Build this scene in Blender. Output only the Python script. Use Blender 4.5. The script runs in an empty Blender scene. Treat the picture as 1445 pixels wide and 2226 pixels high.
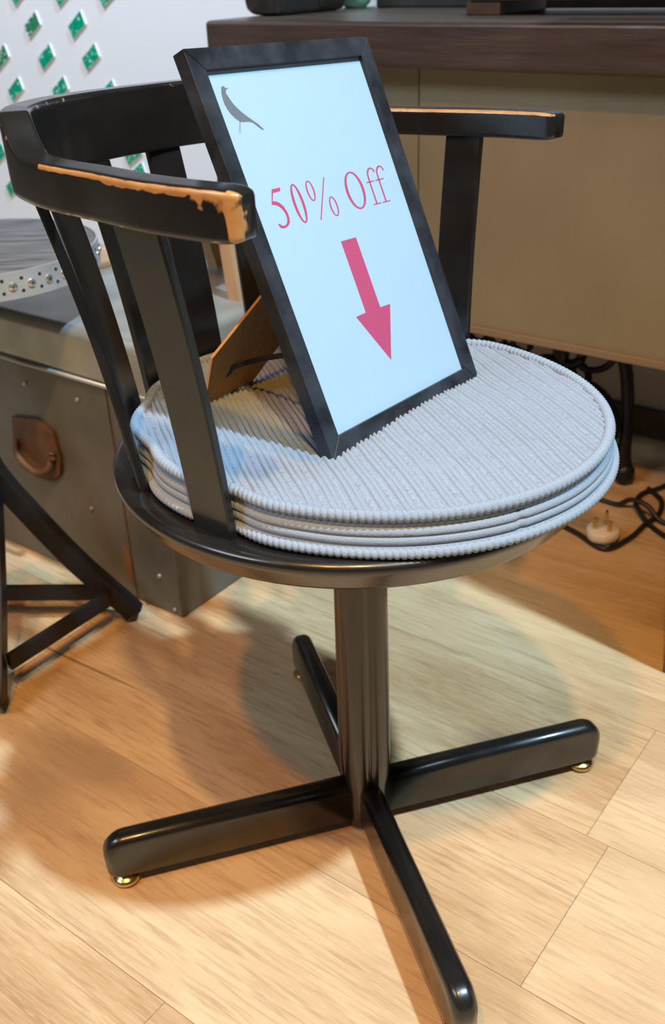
import bpy, bmesh, math, random
from mathutils import Vector, Matrix, noise
random.seed(7)
PI = math.pi
scene = bpy.context.scene
C = scene.collection

# ------------------------------------------------------------------ camera
cr = Vector((0.99924, -0.01905, -0.03401)); cu = Vector((0.03899, 0.48857, 0.87162))
cf = cr.cross(cu) * -1
cr.normalize(); cf = Vector((0.0, 0.87231, -0.48896)).normalized(); cu = cr.cross(cf).normalized()
cam_data = bpy.data.cameras.new('camera'); cam = bpy.data.objects.new('camera', cam_data); C.objects.link(cam)
M3 = Matrix((cr, cu, -cf)).transposed()
cam.matrix_world = Matrix.Translation((-0.0231, -0.765, 0.8069)) @ M3.to_4x4()
cam_data.sensor_fit = 'VERTICAL'; cam_data.sensor_height = 36.0
cam_data.lens = 36.0 * 2152.85 / 2226.0
cam_data.clip_start = 0.02; cam_data.clip_end = 60
cam_data.dof.use_dof = True; cam_data.dof.focus_distance = 0.74; cam_data.dof.aperture_fstop = 10.0
scene.camera = cam

# ------------------------------------------------------------------ world and lights
world = bpy.data.worlds.new('shop_ambient'); scene.world = world; world.use_nodes = True
world.node_tree.nodes['Background'].inputs[0].default_value = (0.95, 0.86, 0.78, 1)
world.node_tree.nodes['Background'].inputs[1].default_value = 0.065

def lamp(name, loc, target, color, power, radius, kind='SPOT', angle=80, blend=0.4, size=None):
    d = bpy.data.lights.new(name, kind); o = bpy.data.objects.new(name, d); C.objects.link(o)
    o.location = loc; d.color = color; d.energy = power
    if kind == 'AREA':
        d.shape = 'RECTANGLE'; d.size, d.size_y = size
    else:
        d.shadow_soft_size = radius
    if kind == 'SPOT':
        d.spot_size = math.radians(angle); d.spot_blend = blend
    v = Vector(target) - Vector(loc); o.rotation_euler = v.to_track_quat('-Z', 'Y').to_euler()
    return o
WARM = (1.0, 0.38, 0.02); COOL = (0.55, 0.82, 1.0)
# cool track spot high to the right, two warm spots behind the photographer, cool wall washer
lamp('cool_ceiling_spot', (1.667, -1.09, 4.4), (0.05, 0.05, 0.4), COOL, 1130, 0.09, angle=60)
lamp('warm_ceiling_spot', (-0.46, -1.23, 2.62), (0.1, 0.05, 0.1), WARM, 112, 0.045, angle=58, blend=0.9)
lamp('neutral_track_spot', (-0.04, -1.02, 2.62), (-0.15, -0.12, 0.1), (1.0, 0.66, 0.28), 128, 0.045, angle=50, blend=0.9)
lamp('cool_wall_washer', (-0.95, 0.95, 2.5), (-0.85, 1.95, 0.5), (0.82, 0.88, 1.0), 185, 0.15, angle=75)
lamp('cool_fill_panel', (-2.4, -1.2, 2.6), (0, 0, 0.5), (0.78, 0.87, 1.0), 42, 0.2, kind='AREA', size=(1.3, 0.8))  # unseen panel, added for cool fill and highlights on the black paint

vs = scene.view_settings
vs.view_transform = 'Standard'; vs.look = 'None'; vs.exposure = 0.0; vs.gamma = 1.0; vs.use_curve_mapping = False

# ------------------------------------------------------------------ helpers
E1 = Vector((0.7915, -0.6112, 0)).normalized(); E2 = Vector((-E1.y, E1.x, 0)); EZ = Vector((0, 0, 1))
O0 = Vector((-0.24, 0.383, 0))
RMAT = Matrix((E1, E2, EZ)).transposed()
def E(a, b, z=0.0): return O0 + E1 * a + E2 * b + EZ * z

def nodes(m):
    m.use_nodes = True; return m.node_tree.nodes, m.node_tree.links, m.node_tree.nodes['Principled BSDF']
def mat(name, col, rough=0.5, metal=0.0, col2=None, scale=8.0, stretch=(1, 1, 1), bump=0.0, bump_scale=60.0, coat=0.0, spec=0.5, lo=0.35, hi=0.65, detail=4.0, rough2=None, rot=False):
    m = bpy.data.materials.new(name); N, L, P = nodes(m)
    P.inputs['Base Color'].default_value = (*col, 1); P.inputs['Roughness'].default_value = rough
    P.inputs['Metallic'].default_value = metal; P.inputs['Coat Weight'].default_value = coat
    P.inputs['Coat Roughness'].default_value = 0.15
    P.inputs['Specular IOR Level'].default_value = spec
    if col2 or bump or rough2 is not None:
        tc = N.new('ShaderNodeTexCoord'); mp = N.new('ShaderNodeMapping'); mp.inputs['Scale'].default_value = stretch
        if rot:
            mp.vector_type = 'TEXTURE'; mp.inputs['Rotation'].default_value = (0, 0, math.atan2(E1.y, E1.x)); mp.inputs['Scale'].default_value = [1 / q for q in stretch]
        L.new(tc.outputs['Object'], mp.inputs[0])
    if col2 or rough2 is not None:
        nz = N.new('ShaderNodeTexNoise'); nz.inputs['Scale'].default_value = scale; nz.inputs['Detail'].default_value = detail
        L.new(mp.outputs[0], nz.inputs['Vector'])
        mr = N.new('ShaderNodeMapRange'); mr.inputs[1].default_value = lo; mr.inputs[2].default_value = hi
        L.new(nz.outputs['Fac'], mr.inputs[0])
        if col2:
            mx = N.new('ShaderNodeMix'); mx.data_type = 'RGBA'; mx.inputs[6].default_value = (*col, 1); mx.inputs[7].default_value = (*col2, 1)
            L.new(mr.outputs[0], mx.inputs[0]); L.new(mx.outputs[2], P.inputs['Base Color'])
        if rough2 is not None:
            m2 = N.new('ShaderNodeMapRange'); m2.inputs[3].default_value = rough; m2.inputs[4].default_value = rough2
            L.new(mr.outputs[0], m2.inputs[0]); L.new(m2.outputs[0], P.inputs['Roughness'])
    if bump:
        nb = N.new('ShaderNodeTexNoise'); nb.inputs['Scale'].default_value = bump_scale; nb.inputs['Detail'].default_value = 3
        L.new(mp.outputs[0], nb.inputs['Vector'])
        b = N.new('ShaderNodeBump'); b.inputs['Strength'].default_value = bump; b.inputs['Distance'].default_value = 0.002
        L.new(nb.outputs['Fac'], b.inputs['Height']); L.new(b.outputs[0], P.inputs['Normal'])
    return m

def obj(name, bm, m=None, parent=None, smooth=False, mats=None, bevel=None, bang=40):
    me = bpy.data.meshes.new(name); bmesh.ops.recalc_face_normals(bm, faces=bm.faces) if not getattr(bm, 'keepn', False) else None
    bm.to_mesh(me); bm.free()
    o = bpy.data.objects.new(name, me); C.objects.link(o)
    for k in (mats or [m]): me.materials.append(k)
    if smooth:
        for p in me.polygons: p.use_smooth = True
    if bevel:
        b = o.modifiers.new('bevel', 'BEVEL'); b.width = bevel; b.segments = 3; b.limit_method = 'ANGLE'; b.angle_limit = math.radians(bang)
        for p in me.polygons: p.use_smooth = True
        b.harden_normals = True
    if parent:
        o.parent = parent; o.matrix_parent_inverse = parent.matrix_world.inverted()
    return o
def thing(name, label, cat, loc=(0, 0, 0), group=None, rot=None):
    o = bpy.data.objects.new(name, None); C.objects.link(o); o.empty_display_size = 0.05
    o.matrix_world = Matrix.Translation(loc) @ (rot.to_4x4() if rot else Matrix.Identity(4))
    o['label'] = label; o['category'] = cat
    if group: o['group'] = group
    return o
def tag(o, label, cat, group=None):
    o['label'] = label; o['category'] = cat
    if group: o['group'] = group
    return o
def struct(o): o['kind'] = 'structure'; return o

def box(bm, c, s, R=None):
    """box centred c, full sizes s, axes R (3x3)"""
    R = R or Matrix.Identity(3); c = Vector(c); vs_ = []
    for x in (-.5, .5):
        for y in (-.5, .5):
            for z in (-.5, .5):
                vs_.append(bm.verts.new(c + R @ Vector((x * s[0], y * s[1], z * s[2]))))
    for f in ((0, 1, 3, 2), (4, 6, 7, 5), (0, 4, 5, 1), (2, 3, 7, 6), (0, 2, 6, 4), (1, 5, 7, 3)):
        bm.faces.new([vs_[i] for i in f])
    return bm
def ebox(bm, a0, a1, b0, b1, z0, z1):
    return box(bm, E((a0 + a1) / 2, (b0 + b1) / 2, (z0 + z1) / 2), (a1 - a0, b1 - b0, z1 - z0), RMAT)
def loft(bm, rings, caps=True, closed=True):
    V = [[bm.verts.new(p) for p in r] for r in rings]; n = len(rings[0])
    for i in range(len(V) - 1):
        for j in range(n if closed else n - 1):
            k = (j + 1) % n; bm.faces.new((V[i][j], V[i][k], V[i + 1][k], V[i + 1][j]))
    if caps and closed:
        bm.faces.new(V[0][::-1]); bm.faces.new(V[-1])
    return V
def lathe(bm, prof, c=(0, 0, 0), n=48, a0=0.0):
    c = Vector(c)
    rings = [[c + Vector((r * math.cos(a0 + 2 * PI * j / n), r * math.sin(a0 + 2 * PI * j / n), z)) for j in range(n)] for r, z in prof]
    loft(bm, rings, caps=True); return bm
def tube(bm, pts, rad, n=8, closed=False):
    pts = [Vector(p) for p in pts]; rings = []
    N_ = len(pts); ref = Vector((0, 0, 1))
    for i, p in enumerate(pts):
        if closed: t = pts[(i + 1) % N_] - pts[i - 1]
        else: t = pts[min(i + 1, N_ - 1)] - pts[max(i - 1, 0)]
        t.normalize(); r_ = ref if abs(t.z) < 0.93 else Vector((1, 0, 0))
        a = t.cross(r_).normalized(); b = t.cross(a).normalized()
        rr = rad[i] if isinstance(rad, (list, tuple)) else rad
        rings.append([p + a * math.cos(2 * PI * k / n) * rr + b * math.sin(2 * PI * k / n) * rr for k in range(n)])
    if closed: rings.append(rings[0])
    loft(bm, rings, caps=not closed)
    if closed: bmesh.ops.remove_doubles(bm, verts=bm.verts, dist=1e-6)
    return bm
def prism(bm, pts, off):
    """closed polygon (Vectors) extruded by off"""
    a = [bm.verts.new(p) for p in pts]; b = [bm.verts.new(Vector(p) + off) for p in pts]; n = len(a)
    bm.faces.new(a); bm.faces.new(b[::-1])
    for i in range(n): bm.faces.new((a[i], a[(i + 1) % n], b[(i + 1) % n], b[i]))
    return bm
def spline(P, n, closed=False):
    P = [Vector(p) for p in P]; out = []; m = len(P)
    segs = m if closed else m - 1
    for i in range(segs):
        g = lambda k: P[k % m] if closed else P[max(0, min(m - 1, k))]
        p0, p1, p2, p3 = g(i - 1), g(i), g(i + 1), g(i + 2)
        for j in range(n):
            t = j / n
            out.append(0.5 * ((2 * p1) + (p2 - p0) * t + (2 * p0 - 5 * p1 + 4 * p2 - p3) * t * t + (-p0 + 3 * p1 - 3 * p2 + p3) * t ** 3))
    if not closed: out.append(P[-1])
    return out
BM = bmesh.new
def sm(x, a, b):
    t = max(0, min(1, (x - a) / (b - a))); return t * t * (3 - 2 * t)

# ------------------------------------------------------------------ materials
def black_paint():
    m = mat('worn_black_paint', (0.010, 0.009, 0.009), 0.27, rough2=0.40, scale=25, spec=0.5, coat=0.55, bump=0.04, bump_scale=220)
    N, L, P = nodes(m)
    at = N.new('ShaderNodeAttribute'); at.attribute_name = 'wear'
    tc = N.new('ShaderNodeTexCoord'); nz = N.new('ShaderNodeTexNoise'); nz.inputs['Scale'].default_value = 130; nz.inputs['Detail'].default_value = 5
    L.new(tc.outputs['Object'], nz.inputs['Vector'])
    ad = N.new('ShaderNodeMath'); ad.operation = 'MULTIPLY_ADD'; ad.inputs[1].default_value = 0.7; L.new(nz.outputs['Fac'], ad.inputs[0]); L.new(at.outputs['Fac'], ad.inputs[2])
    mr = N.new('ShaderNodeMapRange'); mr.inputs[1].default_value = 0.80; mr.inputs[2].default_value = 0.90; L.new(ad.outputs[0], mr.inputs[0])
    n2 = N.new('ShaderNodeTexNoise'); n2.inputs['Scale'].default_value = 60; L.new(tc.outputs['Object'], n2.inputs['Vector'])
    wc = N.new('ShaderNodeMix'); wc.data_type = 'RGBA'; wc.inputs[6].default_value = (0.62, 0.34, 0.13, 1); wc.inputs[7].default_value = (0.35, 0.16, 0.05, 1); L.new(n2.outputs['Fac'], wc.inputs[0])
    mx = N.new('ShaderNodeMix'); mx.data_type = 'RGBA'; mx.inputs[6].default_value = (0.010, 0.009, 0.009, 1); L.new(wc.outputs[2], mx.inputs[7]); L.new(mr.outputs[0], mx.inputs[0])
    L.new(mx.outputs[2], P.inputs['Base Color'])
    return m
M_BLACK = black_paint()
M_BRASS = mat('brass_glide', (0.72, 0.52, 0.22), 0.22, 1.0)
M_STEELBLACK = mat('black_metal', (0.012, 0.012, 0.013), 0.42, 0.0, spec=0.35)
M_FRAME = mat('black_grained_frame', (0.012, 0.014, 0.018), 0.42, col2=(0.038, 0.048, 0.065), scale=30, stretch=(1, 1, 1), bump=0.35, bump_scale=90, spec=0.4)
M_KRAFT = mat('brown_hardboard', (0.50, 0.27, 0.10), 0.62, col2=(0.42, 0.22, 0.08), scale=150, spec=0.25)
M_KRAFT_EDGE = mat('hardboard_edge', (0.62, 0.38, 0.18), 0.7)
M_RIBBON = mat('black_ribbon', (0.01, 0.009, 0.009), 0.6)
M_RED = mat('red_print', (0.52, 0.085, 0.20), 0.45)
M_PAPER = mat('cool_tinted_paper', (0.42, 0.62, 0.80), 0.5)  # base colour tinted blue to carry the cool light's tone
M_INK = mat('grey_print', (0.16, 0.19, 0.24), 0.45)
def glass():
    m = bpy.data.materials.new('thin_clear_glass'); m.use_nodes = True; N, L = m.node_tree.nodes, m.node_tree.links
    N.clear(); out = N.new('ShaderNodeOutputMaterial'); mx = N.new('ShaderNodeMixShader'); t = N.new('ShaderNodeBsdfTransparent'); g = N.new('ShaderNodeBsdfGlossy'); g.inputs['Roughness'].default_value = 0.03
    lw = N.new('ShaderNodeLayerWeight'); lw.inputs[0].default_value = 0.5
    pw = N.new('ShaderNodeMath'); pw.operation = 'POWER'; pw.inputs[1].default_value = 4.0; L.new(lw.outputs['Facing'], pw.inputs[0])
    fr = N.new('ShaderNodeMath'); fr.operation = 'MULTIPLY_ADD'; fr.inputs[1].default_value = 0.5; fr.inputs[2].default_value = 0.02; L.new(pw.outputs[0], fr.inputs[0])
    L.new(fr.outputs[0], mx.inputs[0]); L.new(t.outputs[0], mx.inputs[1]); L.new(g.outputs[0], mx.inputs[2]); L.new(mx.outputs[0], out.inputs[0])
    return m
M_GLASS = glass()
def fabric(name, direction):
    """woven corduroy: fine thread noise along the ribs; the ribs themselves are geometry"""
    m = bpy.data.materials.new(name); N, L, P = nodes(m)
    P.inputs['Roughness'].default_value = 0.9; P.inputs['Specular IOR Level'].default_value = 0.15
    P.inputs['Sheen Weight'].default_value = 0.15
    tc = N.new('ShaderNodeTexCoord'); at = N.new('ShaderNodeAttribute'); at.attribute_name = 'speck'
    nz = N.new('ShaderNodeTexNoise'); nz.inputs['Scale'].default_value = 900; nz.inputs['Detail'].default_value = 2; L.new(tc.outputs['Object'], nz.inputs['Vector'])
    n2 = N.new('ShaderNodeTexNoise'); n2.inputs['Scale'].default_value = 420; n2.inputs['Detail'].default_value = 2; L.new(tc.outputs['Object'], n2.inputs['Vector'])
    mr = N.new('ShaderNodeMapRange'); mr.inputs[1].default_value = 0.5; mr.inputs[2].default_value = 0.66; L.new(n2.outputs['Fac'], mr.inputs[0])
    mu = N.new('ShaderNodeMath'); mu.operation = 'MULTIPLY'; L.new(mr.outputs[0], mu.inputs[0]); L.new(at.outputs['Fac'], mu.inputs[1])
    a = N.new('ShaderNodeMix'); a.data_type = 'RGBA'; a.inputs[6].default_value = (0.215, 0.275, 0.36, 1); a.inputs[7].default_value = (0.345, 0.425, 0.535, 1); L.new(nz.outputs['Fac'], a.inputs[0])  # blue in both fabric tones makes up for missing cool light
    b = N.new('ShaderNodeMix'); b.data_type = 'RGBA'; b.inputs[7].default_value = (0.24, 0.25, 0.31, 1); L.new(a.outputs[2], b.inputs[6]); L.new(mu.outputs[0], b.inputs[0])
    L.new(b.outputs[2], P.inputs['Base Color'])
    bp = N.new('ShaderNodeBump'); bp.inputs['Strength'].default_value = 0.5; bp.inputs['Distance'].default_value = 0.0008; L.new(nz.outputs['Fac'], bp.inputs['Height']); L.new(bp.outputs[0], P.inputs['Normal'])
    return m
M_FAB = fabric('cool_tinted_corduroy', None)
def oak():
    m = bpy.data.materials.new('oak_laminate'); N, L, P = nodes(m)
    P.inputs['Roughness'].default_value = 0.42; P.inputs['Specular IOR Level'].default_value = 0.35
    tc = N.new('ShaderNodeTexCoord'); oi = N.new('ShaderNodeObjectInfo')
    cx = N.new('ShaderNodeCombineXYZ'); ml = N.new('ShaderNodeMath'); ml.operation = 'MULTIPLY'; ml.inputs[1].default_value = 37; L.new(oi.outputs['Random'], ml.inputs[0]); L.new(ml.outputs[0], cx.inputs[0]); L.new(ml.outputs[0], cx.inputs[2])
    va = N.new('ShaderNodeVectorMath'); L.new(tc.outputs['Object'], va.inputs[0]); L.new(cx.outputs[0], va.inputs[1])
    def nz(scale, st, det=5, dist=0.0):
        mp = N.new('ShaderNodeMapping'); mp.inputs['Scale'].default_value = st; L.new(va.outputs[0], mp.inputs[0])
        n = N.new('ShaderNodeTexNoise'); n.inputs['Scale'].default_value = scale; n.inputs['Detail'].default_value = det; n.inputs['Distortion'].default_value = dist; L.new(mp.outputs[0], n.inputs['Vector']); return n
    def mrange(src, a, b, c=0, d=1):
        r = N.new('ShaderNodeMapRange'); r.inputs[1].default_value = a; r.inputs[2].default_value = b; r.inputs[3].default_value = c; r.inputs[4].default_value = d; L.new(src, r.inputs[0]); return r.outputs[0]
    def mix(f, c1, c2):
        x = N.new('ShaderNodeMix'); x.data_type = 'RGBA'
        if isinstance(c1, tuple): x.inputs[6].default_value = (*c1, 1)
        else: L.new(c1, x.inputs[6])
        if isinstance(c2, tuple): x.inputs[7].default_value = (*c2, 1)
        else: L.new(c2, x.inputs[7])
        L.new(f, x.inputs[0]); return x.outputs[2]
    broad = nz(5, (0.5, 2.2, 1), 3, 0.8); grain = nz(26, (0.6, 9, 1), 5, 0.5); fine = nz(120, (0.35, 6, 1), 3)
    c = mix(mrange(broad.outputs['Fac'], .35, .68), (0.70, 0.49, 0.28), (0.46, 0.275, 0.135))
    c = mix(mrange(grain.outputs['Fac'], .48, .72, 0, .75), c, (0.36, 0.205, 0.10))
    c = mix(mrange(fine.outputs['Fac'], .50, .72, 0, .35), c, (0.80, 0.64, 0.43))
    knot = nz(3.2, (1.1, 2.4, 1), 1); c = mix(mrange(knot.outputs['Fac'], .70, .78, 0, .6), c, (0.27, 0.15, 0.09))
    crack = nz(7, (0.35, 9, 1), 1, 0.4); c = mix(mrange(crack.outputs['Fac'], .775, .80, 0, .7), c, (0.13, 0.07, 0.04))
    c = mix(mrange(oi.outputs['Random'], 0, 1, 0, .28), c, (0.74, 0.56, 0.36))
    L.new(c, P.inputs['Base Color'])
    bp = N.new('ShaderNodeBump'); bp.inputs['Strength'].default_value = 0.12; bp.inputs['Distance'].default_value = 0.001; L.new(grain.outputs['Fac'], bp.inputs['Height']); L.new(bp.outputs[0], P.inputs['Normal'])
    return m
M_OAK = oak()
M_JOINT = mat('brown_joint', (0.30, 0.19, 0.11), 0.8)
M_WALL = mat('white_wall_paint', (0.76, 0.75, 0.77), 0.75, bump=0.1, bump_scale=300)
M_SKIRT = mat('dark_baseboard', (0.10, 0.06, 0.035), 0.5)
M_DESK = mat('stained_brown_timber', (0.050, 0.027, 0.018), 0.36, col2=(0.085, 0.050, 0.034), scale=9, stretch=(0.6, 7, 7), bump=0.3, bump_scale=30, spec=0.9, rough2=0.5, rot=True, lo=.3, hi=.75)
M_PANEL = mat('cream_board', (0.33, 0.29, 0.19), 0.6, col2=(0.29, 0.25, 0.16), scale=5)
M_RAIL = mat('cream_rail', (0.30, 0.23, 0.15), 0.5)
M_IRON = mat('black_cast_iron', (0.012, 0.012, 0.014), 0.4, spec=0.4)
M_TRUNK = mat('dull_zinc', (0.12, 0.112, 0.092), 0.45, 0.3, col2=(0.20, 0.19, 0.16), scale=9, bump=0.3, bump_scale=18, rough2=0.62)
M_TRUNKLID = mat('bright_zinc', (0.30, 0.31, 0.29), 0.34, 0.45, col2=(0.45, 0.46, 0.44), scale=12, bump=0.2, bump_scale=18)
M_RUST = mat('rusty_leather', (0.15, 0.062, 0.022), 0.6, col2=(0.07, 0.03, 0.014), scale=30)
M_RUSTLT = mat('rust_streak', (0.26, 0.12, 0.045), 0.7)
M_BAND = mat('galvanised_band', (0.52, 0.56, 0.60), 0.38, 0.4, col2=(0.44, 0.47, 0.50), scale=30)
M_SCREW = mat('zinc_screw', (0.7, 0.71, 0.72), 0.25, 0.9)
M_HOLE = mat('dark_hole', (0.015, 0.015, 0.015), 0.8)
M_GREYWOOD = mat('grey_weathered_wood', (0.085, 0.082, 0.085), 0.45, col2=(0.19, 0.185, 0.19), scale=16, stretch=(0.8, 5, 1), bump=0.2, bump_scale=60)
M_PALEWOOD = mat('pale_wood', (0.45, 0.29, 0.16), 0.6, col2=(0.36, 0.22, 0.12), scale=30, stretch=(1, 1, .2))
M_DKWOOD = mat('dark_riser_wood', (0.07, 0.04, 0.025), 0.55, col2=(0.15, 0.10, 0.07), scale=25)
M_GREYBOARD = mat('greyed_board', (0.20, 0.16, 0.12), 0.6, col2=(0.28, 0.24, 0.2), scale=30)
M_MINT = mat('mint_glaze', (0.42, 0.80, 0.60), 0.3)
M_BAG = mat('dark_glossy_leather', (0.012, 0.02, 0.035), 0.25, col2=(0.035, 0.028, 0.02), scale=9, spec=0.6)
M_BAG2 = mat('brown_black_leather', (0.03, 0.022, 0.014), 0.35, col2=(0.012, 0.012, 0.01), scale=14, spec=0.6)
M_GREENBOX = mat('dark_green_tin', (0.022, 0.032, 0.026), 0.5, col2=(0.04, 0.045, 0.035), scale=20)
M_PLUG = mat('white_plastic', (0.72, 0.66, 0.58), 0.35)
M_CABLE = mat('black_rubber_cable', (0.012, 0.010, 0.009), 0.45)
M_PIN = mat('brass_pin', (0.70, 0.48, 0.18), 0.25, 1.0)
M_PCBEDGE = mat('cream_board_edge', (0.78, 0.74, 0.66), 0.6)
M_BEIGETUBE = mat('beige_tube', (0.30, 0.24, 0.20), 0.4)
def pcb(name, a, b):
    m = bpy.data.materials.new(name); N, L, P = nodes(m); P.inputs['Roughness'].default_value = 0.25
    tc = N.new('ShaderNodeTexCoord')
    n1 = N.new('ShaderNodeTexNoise'); n1.inputs['Scale'].default_value = 55; n1.inputs['Detail'].default_value = 1; L.new(tc.outputs['Object'], n1.inputs[0])
    v = N.new('ShaderNodeTexVoronoi'); v.inputs['Scale'].default_value = 110; L.new(tc.outputs['Object'], v.inputs[0])
    m1 = N.new('ShaderNodeMix'); m1.data_type = 'RGBA'; m1.inputs[6].default_value = (*a, 1); m1.inputs[7].default_value = (*b, 1); L.new(n1.outputs['Fac'], m1.inputs[0])
    r = N.new('ShaderNodeMapRange'); r.inputs[1].default_value = 0.34; r.inputs[2].default_value = 0.28; L.new(v.outputs['Distance'], r.inputs[0])
    n2 = N.new('ShaderNodeTexNoise'); n2.inputs['Scale'].default_value = 45; L.new(tc.outputs['Object'], n2.inputs[0])
    r2 = N.new('ShaderNodeMapRange'); r2.inputs[1].default_value = 0.45; r2.inputs[2].default_value = 0.52; L.new(n2.outputs['Fac'], r2.inputs[0])
    mu = N.new('ShaderNodeMath'); mu.operation = 'MULTIPLY'; L.new(r.outputs[0], mu.inputs[0]); L.new(r2.outputs[0], mu.inputs[1])
    m2 = N.new('ShaderNodeMix'); m2.data_type = 'RGBA'; m2.inputs[7].default_value = (0.75, 0.8, 0.72, 1); L.new(m1.outputs[2], m2.inputs[6]); L.new(mu.outputs[0], m2.inputs[0])
    L.new(m2.outputs[2], P.inputs['Base Color']); return m
M_PCB = [pcb('green_circuit_board', (0.0, 0.20, 0.11), (0.0, 0.42, 0.25)), pcb('olive_circuit_board', (0.04, 0.16, 0.06), (0.02, 0.26, 0.15))]

# ------------------------------------------------------------------ structure: floor, wall, baseboard
bm = ebox(BM(), -2.6, 2.2, -1.66, 0.95, -0.06, -0.009)
floor = struct(obj('floor', bm, M_JOINT))
A0, A1 = -2.6, 2.2; W_ = 0.195; rows = [-1.605 + W_ * i for i in range(13)]
starts = [-.45, .10, -.85, -.2, .33, -.60, .05, -.35, -0.559, -.15, .25, -.7, -.05]
for i, b in enumerate(rows):
    a = A0; e = -2.6 + ((starts[i] + 6.0) % 1.2)
    if abs(b + 0.045) < 1e-3: e = -2.6 + ((0.626 + 2.6) % 1.2)
    cuts = [A0]
    while e < A1:
        if e > A0 + .05: cuts.append(e)
        e += 1.2
    cuts.append(A1)
    for j in range(len(cuts) - 1):
        g = 0.00028; a_, b_ = cuts[j] + g, cuts[j + 1] - g
        if a_ > 2.15: continue
        top = min(b + W_ - g, 0.95)
        bm = BM(); box(bm, (0, 0, 0), (b_ - a_, top - b - g, 0.009))
        p = obj('plank', bm, M_OAK, floor)
        p.matrix_world = Matrix.Translation(E((a_ + b_) / 2, (b + g + top) / 2, -0.0045)) @ RMAT.to_4x4()
bpy.context.view_layer.update()
bm = ebox(BM(), -2.6, 2.2, 0.93, 0.99, 0.0, 1.02); struct(obj('wall_back', bm, M_WALL))
bm = ebox(BM(), -2.6, 2.2, 0.916, 0.93, 0.0, 0.055); struct(obj('baseboard_back', bm, M_SKIRT, bevel=0.003))

# ------------------------------------------------------------------ swivel chair
chair = thing('swivel_armchair', 'worn black round-seated wooden swivel armchair with slatted back in the middle of the floor', 'chair')
# seat disc
bm = BM(); prof = [(0.004, .4235), (.186, .4235), (.1935, .4245), (.1960, .4275), (.2015, .4385), (.2045, .4425), (.2052, .4460), (.2035, .4492), (.1990, .4508), (.190, .4500), (.17, .4488), (.004, .4488)]
lathe(bm, prof, n=128); seat = obj('seat', bm, M_BLACK, chair, smooth=True)
# pedestal column: four lobes between the legs, grooves above each leg
LA = 0.268
bm = BM(); rings = []
for z, R, g in ((.008, .0205, .30), (.03, .0205, .30), (.055, .0215, .28), (.075, .0245, .20), (.10, .0255, .16), (.16, .0250, .12), (.24, .0245, .09), (.34, .0240, .07), (.4240, .0240, .06)):
    ring = []
    for k in range(96):
        a = 2 * PI * k / 96; d = ((a - LA + PI / 4) % (PI / 2)) - PI / 4     # angle from nearest leg
        q = math.exp(-(d / 0.16) ** 2)
        sq = 1 + 0.07 * (1 - math.cos(4 * (a - LA))) / 2
        r = R * sq * (1 - g * q)
        ring.append(Vector((r * math.cos(a), r * math.sin(a), z)))
    rings.append(ring)
loft(bm, rings); obj('pedestal', bm, M_BLACK, chair, smooth=True)
# legs
def leg_mesh():
    bm = BM(); L0, L1, z0, z1, w, R = 0.006, 0.2722, 0.0140, 0.0640, 0.0116, 0.022
    P = [(L0, z0), (L1 - .006, z0), (L1 - .001, z0 + .006)]
    for k in range(9):
        a = k / 8 * PI / 2; P.append((L1 - R + R * math.cos(a), z1 - R + R * math.sin(a)))
    P.append((L0, z1))
    def inset(P, d): # simple inset for the rounded top edges
        cx, cz = sum(p[0] for p in P) / len(P), (z0 + z1) / 2
        out = []
        for (x, z) in P:
            nx = x if x < L0 + .001 else x - d * (sm(x, L1 - R - .004, L1))
            out.append((nx, z - d * sm(z, (z0 + z1) / 2, z1) + d * .35 * sm(-z, -z0 - .004, -z0)))
        return out
    rr = .0085; rings = []
    for s, t in ((-1, 0), (-1, .15), (-1, .5), (-1, .85), (-1, 1), (1, 1), (1, .85), (1, .5), (1, .15), (1, 0)):
        a = t * PI / 2
        Q = inset(P, rr * (1 - math.sin(a)))
        y = s * (w - rr * (1 - math.cos(PI / 2 - a)) * 0 - rr * math.sin(0))
        yy = s * (w if t == 0 else w - rr * (1 - math.cos(a)))
        rings.append((yy, Q))
    loft(bm, [[Vector((x, y, z)) for x, z in Q] for y, Q in rings])
    return bm
bm = leg_mesh()
# glide under the leg end
gb = BM(); lathe(gb, [(.0008, .0004), (.0095, .0006), (.0140, .003), (.0146, .0055), (.0115, .0088), (.004, .0098), (.004, .0150), (.0008, .0150)], c=(0.2545, 0, 0), n=32)
leg0 = obj('leg', bm, M_BLACK, chair, smooth=True); gl0 = obj('glide', gb, M_BRASS, leg0, smooth=True); gl0['label'] = 'small brass foot glide'
for k in range(4):
    if k == 0: l = leg0
    else:
        l = leg0.copy(); C.objects.link(l); g = gl0.copy(); C.objects.link(g); g.parent = l
    l.rotation_euler = (0, 0, LA + k * PI / 2)
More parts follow.
